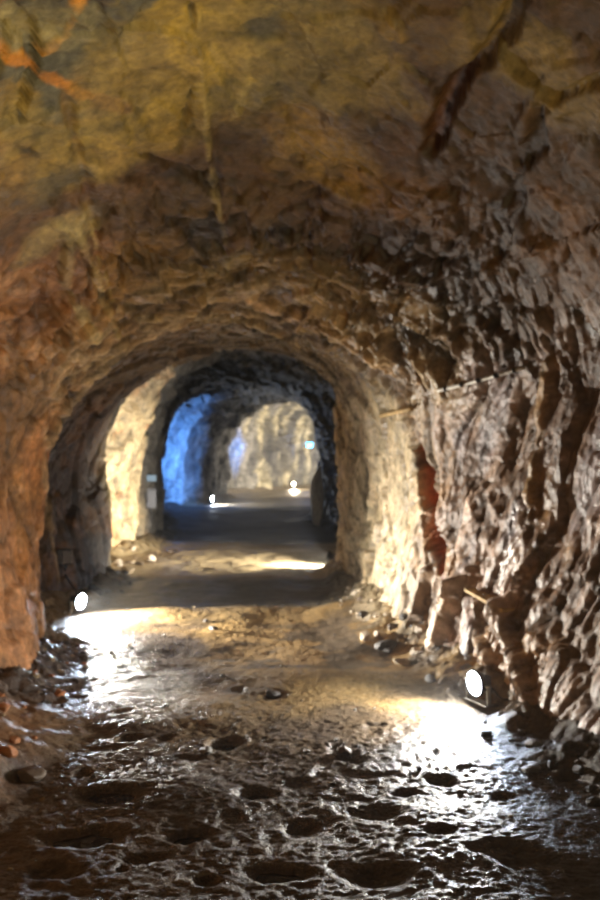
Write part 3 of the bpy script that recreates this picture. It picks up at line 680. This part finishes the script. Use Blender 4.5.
tag(r, 'short ochre board wedged in the right wall above the floodlight', 'timber')

# ------------------------------------------------------------------ stones
random.seed(7)
def stone_mesh(seed, m, flat=.65, sub=3):
    bm = bmesh.new(); bmesh.ops.create_icosphere(bm, subdivisions=sub, radius=1.0)
    co = np.array([v.co[:] for v in bm.verts], np.float32)
    rs = np.random.RandomState(seed); out = co.copy()
    for k in range(11):                                        # cut faces
        dn = rs.normal(size=3); dn /= np.linalg.norm(dn); h = rs.uniform(.55, .85)
        t = out@dn; out -= np.clip(t-h, 0, None)[:, None]*dn.astype(np.float32)[None]*.95
    out *= (1+.05*fbm(co+seed*3, 2.5, 2, seed))[:, None]
    out *= np.array([1, rs.uniform(.65, 1), flat*rs.uniform(.7, 1.1)], np.float32)
    for v, q_ in zip(bm.verts, out): v.co = q_.tolist()
    me = bpy.data.meshes.new('stone'); bm.to_mesh(me); bm.free(); me.materials.append(m)
    return me
SM = [[stone_mesh(10*k+j, STONES[k], sub=2) for j in range(3)] for k in range(6)]
def scatter(n, sr, ur, size, kinds):
    for _ in range(n):
        s = random.uniform(*sr)
        uL = np.interp(s, S0, [r_[1] for r_ in ST]); uR = np.interp(s, S0, [r_[11] for r_ in ST])
        u = uL+random.uniform(*ur[1:]) if ur[0] == 'L' else (uR-random.uniform(*ur[1:]) if ur[0] == 'R' else random.uniform(*ur[1:]))
        o = bpy.data.objects.new('stone', random.choice(SM[random.choice(kinds)])); COL.objects.link(o); o.parent = floor_o
        z = size[0]+(size[1]-size[0])*random.random()**2.2
        o.scale = (z, z, z); o.rotation_euler = (random.uniform(-.3, .3), random.uniform(-.3, .3), random.uniform(0, 6.3))
        o.location = (u, s, floor_z(u, s)+z*.12)
scatter(45, (4.2, 7.2), ('L', .0, .55), (.018, .055), (0, 1, 2, 2, 3))
scatter(22, (7.0, 9.0), ('L', .15, .8), (.015, .045), (0, 3, 5, 4))
scatter(45, (6.8, 9.8), ('R', -.05, .40), (.025, .075), (1, 4, 4, 0, 3))
scatter(30, (4.0, 6.8), ('R', -.05, .38), (.025, .07), (0, 3, 3, 5))
scatter(30, (11.6, 14.2), ('L', .0, .8), (.03, .10), (4, 1, 0))
scatter(16, (9.2, 11.4), ('L', .0, .4), (.03, .08), (3, 5, 0))
scatter(70, (3.2, 6.2), ('C', -1.2, 1.1), (.008, .024), (0, 3, 5, 1))
scatter(22, (6.2, 9.2), ('C', -1.2, .6), (.010, .026), (0, 3, 1))
for x, y, rad, kind, lab in (
    (8, 748, .050, 2, 'orange stone on the mud at the left edge of the floor'),
    (30, 768, .075, 0, 'brown rock half sunk beside the left wall nearest the viewer'),
    (386, 652, .110, 3, 'dark rock under the bright foot of the right wall'),
    (402, 664, .085, 1, 'tan rock leaning on the right wall just past the floodlight'),
    (366, 628, .070, 4, 'pale rock at the foot of the brightly lit right wall'),
    (213, 629, .045, 3, 'dark stone standing in the bright band from the left floodlight'),
    (206, 618, .030, 3, 'small dark stone just behind the one in the bright band'),
    (272, 696, .060, 3, 'flat dark stone in the middle of the sandy floor'),
    (95, 588, .130, 3, 'dark rock at the left wall behind the left floodlight'),
    (128, 572, .140, 1, 'tan boulder at the foot of the bright left buttress'),
    (150, 560, .110, 4, 'pale rock to the right of the tan boulder by the buttress'),
    (345, 757, .045, 0, 'brown stone among the puddles nearest the glowing pool of light'),
    (205, 752, .040, 5, 'grey stone beside the hollow left of the floor centre')):
    g = floor_at(x, y); zz = floor_z(g[0], g[1]); g = floor_at(x, y, zz); 
    me = stone_mesh(int(x*3+y), STONES[kind], .7, 3)
    o = bpy.data.objects.new('rock', me); COL.objects.link(o); o.location = (float(g[0]), float(g[1]), floor_z(g[0], g[1])+rad*.22)
    o.scale = (rad,)*3; o.rotation_euler = (random.uniform(-.2, .2), random.uniform(-.2, .2), random.uniform(0, 6)); tag(o, lab, 'rock')
# grey slab standing at the dark right corner deep in the tunnel
me = stone_mesh(91, vary(mat('pale_grey_rock', (.32,.31,.29), .6), (.32,.31,.29), 6, .4, .6, 20), 1.0, 4)
o = bpy.data.objects.new('rock_slab', me); COL.objects.link(o); o.scale = (.15, .2, .80); o.location = (.35, 18.6, .62); o.rotation_euler = (0, R_(3), .3)
tag(o, 'tall grey rock slab leaning at the dark right corner of the far arch', 'rock')

# ------------------------------------------------------------------ thin haze volume added to give the lamps a halo
HZ = bpy.data.materials.new('halo_haze'); HZ.use_nodes = True; nt = HZ.node_tree; nt.nodes.remove(nt.nodes['Principled BSDF'])
vs_ = nt.nodes.new('ShaderNodeVolumeScatter'); vs_.inputs['Density'].default_value = .0020; vs_.inputs['Anisotropy'].default_value = .5
nt.links.new(vs_.outputs[0], nt.nodes['Material Output'].inputs['Volume'])
b = bmesh.new(); box(b, 0, 19, 1.8, 16, 56, 5.4); hz = from_bm('haze', b, HZ); hz['kind'] = 'stuff'; tag(hz, 'thin haze added to the tunnel air for the glow around the lamps', 'haze')

# ------------------------------------------------------------------ puddles
for (i, lab) in ((1, 'dark puddle in the hollow at the middle of the near floor'), (2, 'long dark puddle on the left of the near floor'),
                 (8, 'narrow puddle between the left and middle puddles, nearer the viewer'),
                 (9, 'wide shallow puddle at the near left, below the long one'), (0, 'small dark puddle at the edge of the sandy lit mud'),
                 (10, 'shallow puddle closest to the viewer at the bottom centre')):
    x, y, rx, ry, dep = PITS[i]; C = floor_at(x, y); ax = rx*C[1]/F*.82; ay = abs(floor_at(x, y-ry)[1]-floor_at(x, y+ry)[1])/2*.82
    zc = floor_z(C[0], C[1])
    bm = bmesh.new(); ctr = bm.verts.new((0, 0, 0)); vs = []
    for k in range(40):
        a = 2*math.pi*k/40; w = 1+.10*math.sin(3*a+i)+.07*math.sin(5*a+2*i); vs.append(bm.verts.new((ax*w*math.cos(a), ay*w*math.sin(a), 0)))
    for k in range(40): bm.faces.new((ctr, vs[k], vs[(k+1) % 40]))
    o = from_bm('puddle', bm, WATER, None, True); o.location = (float(C[0]), float(C[1]), zc+.010); tag(o, lab, 'puddle')
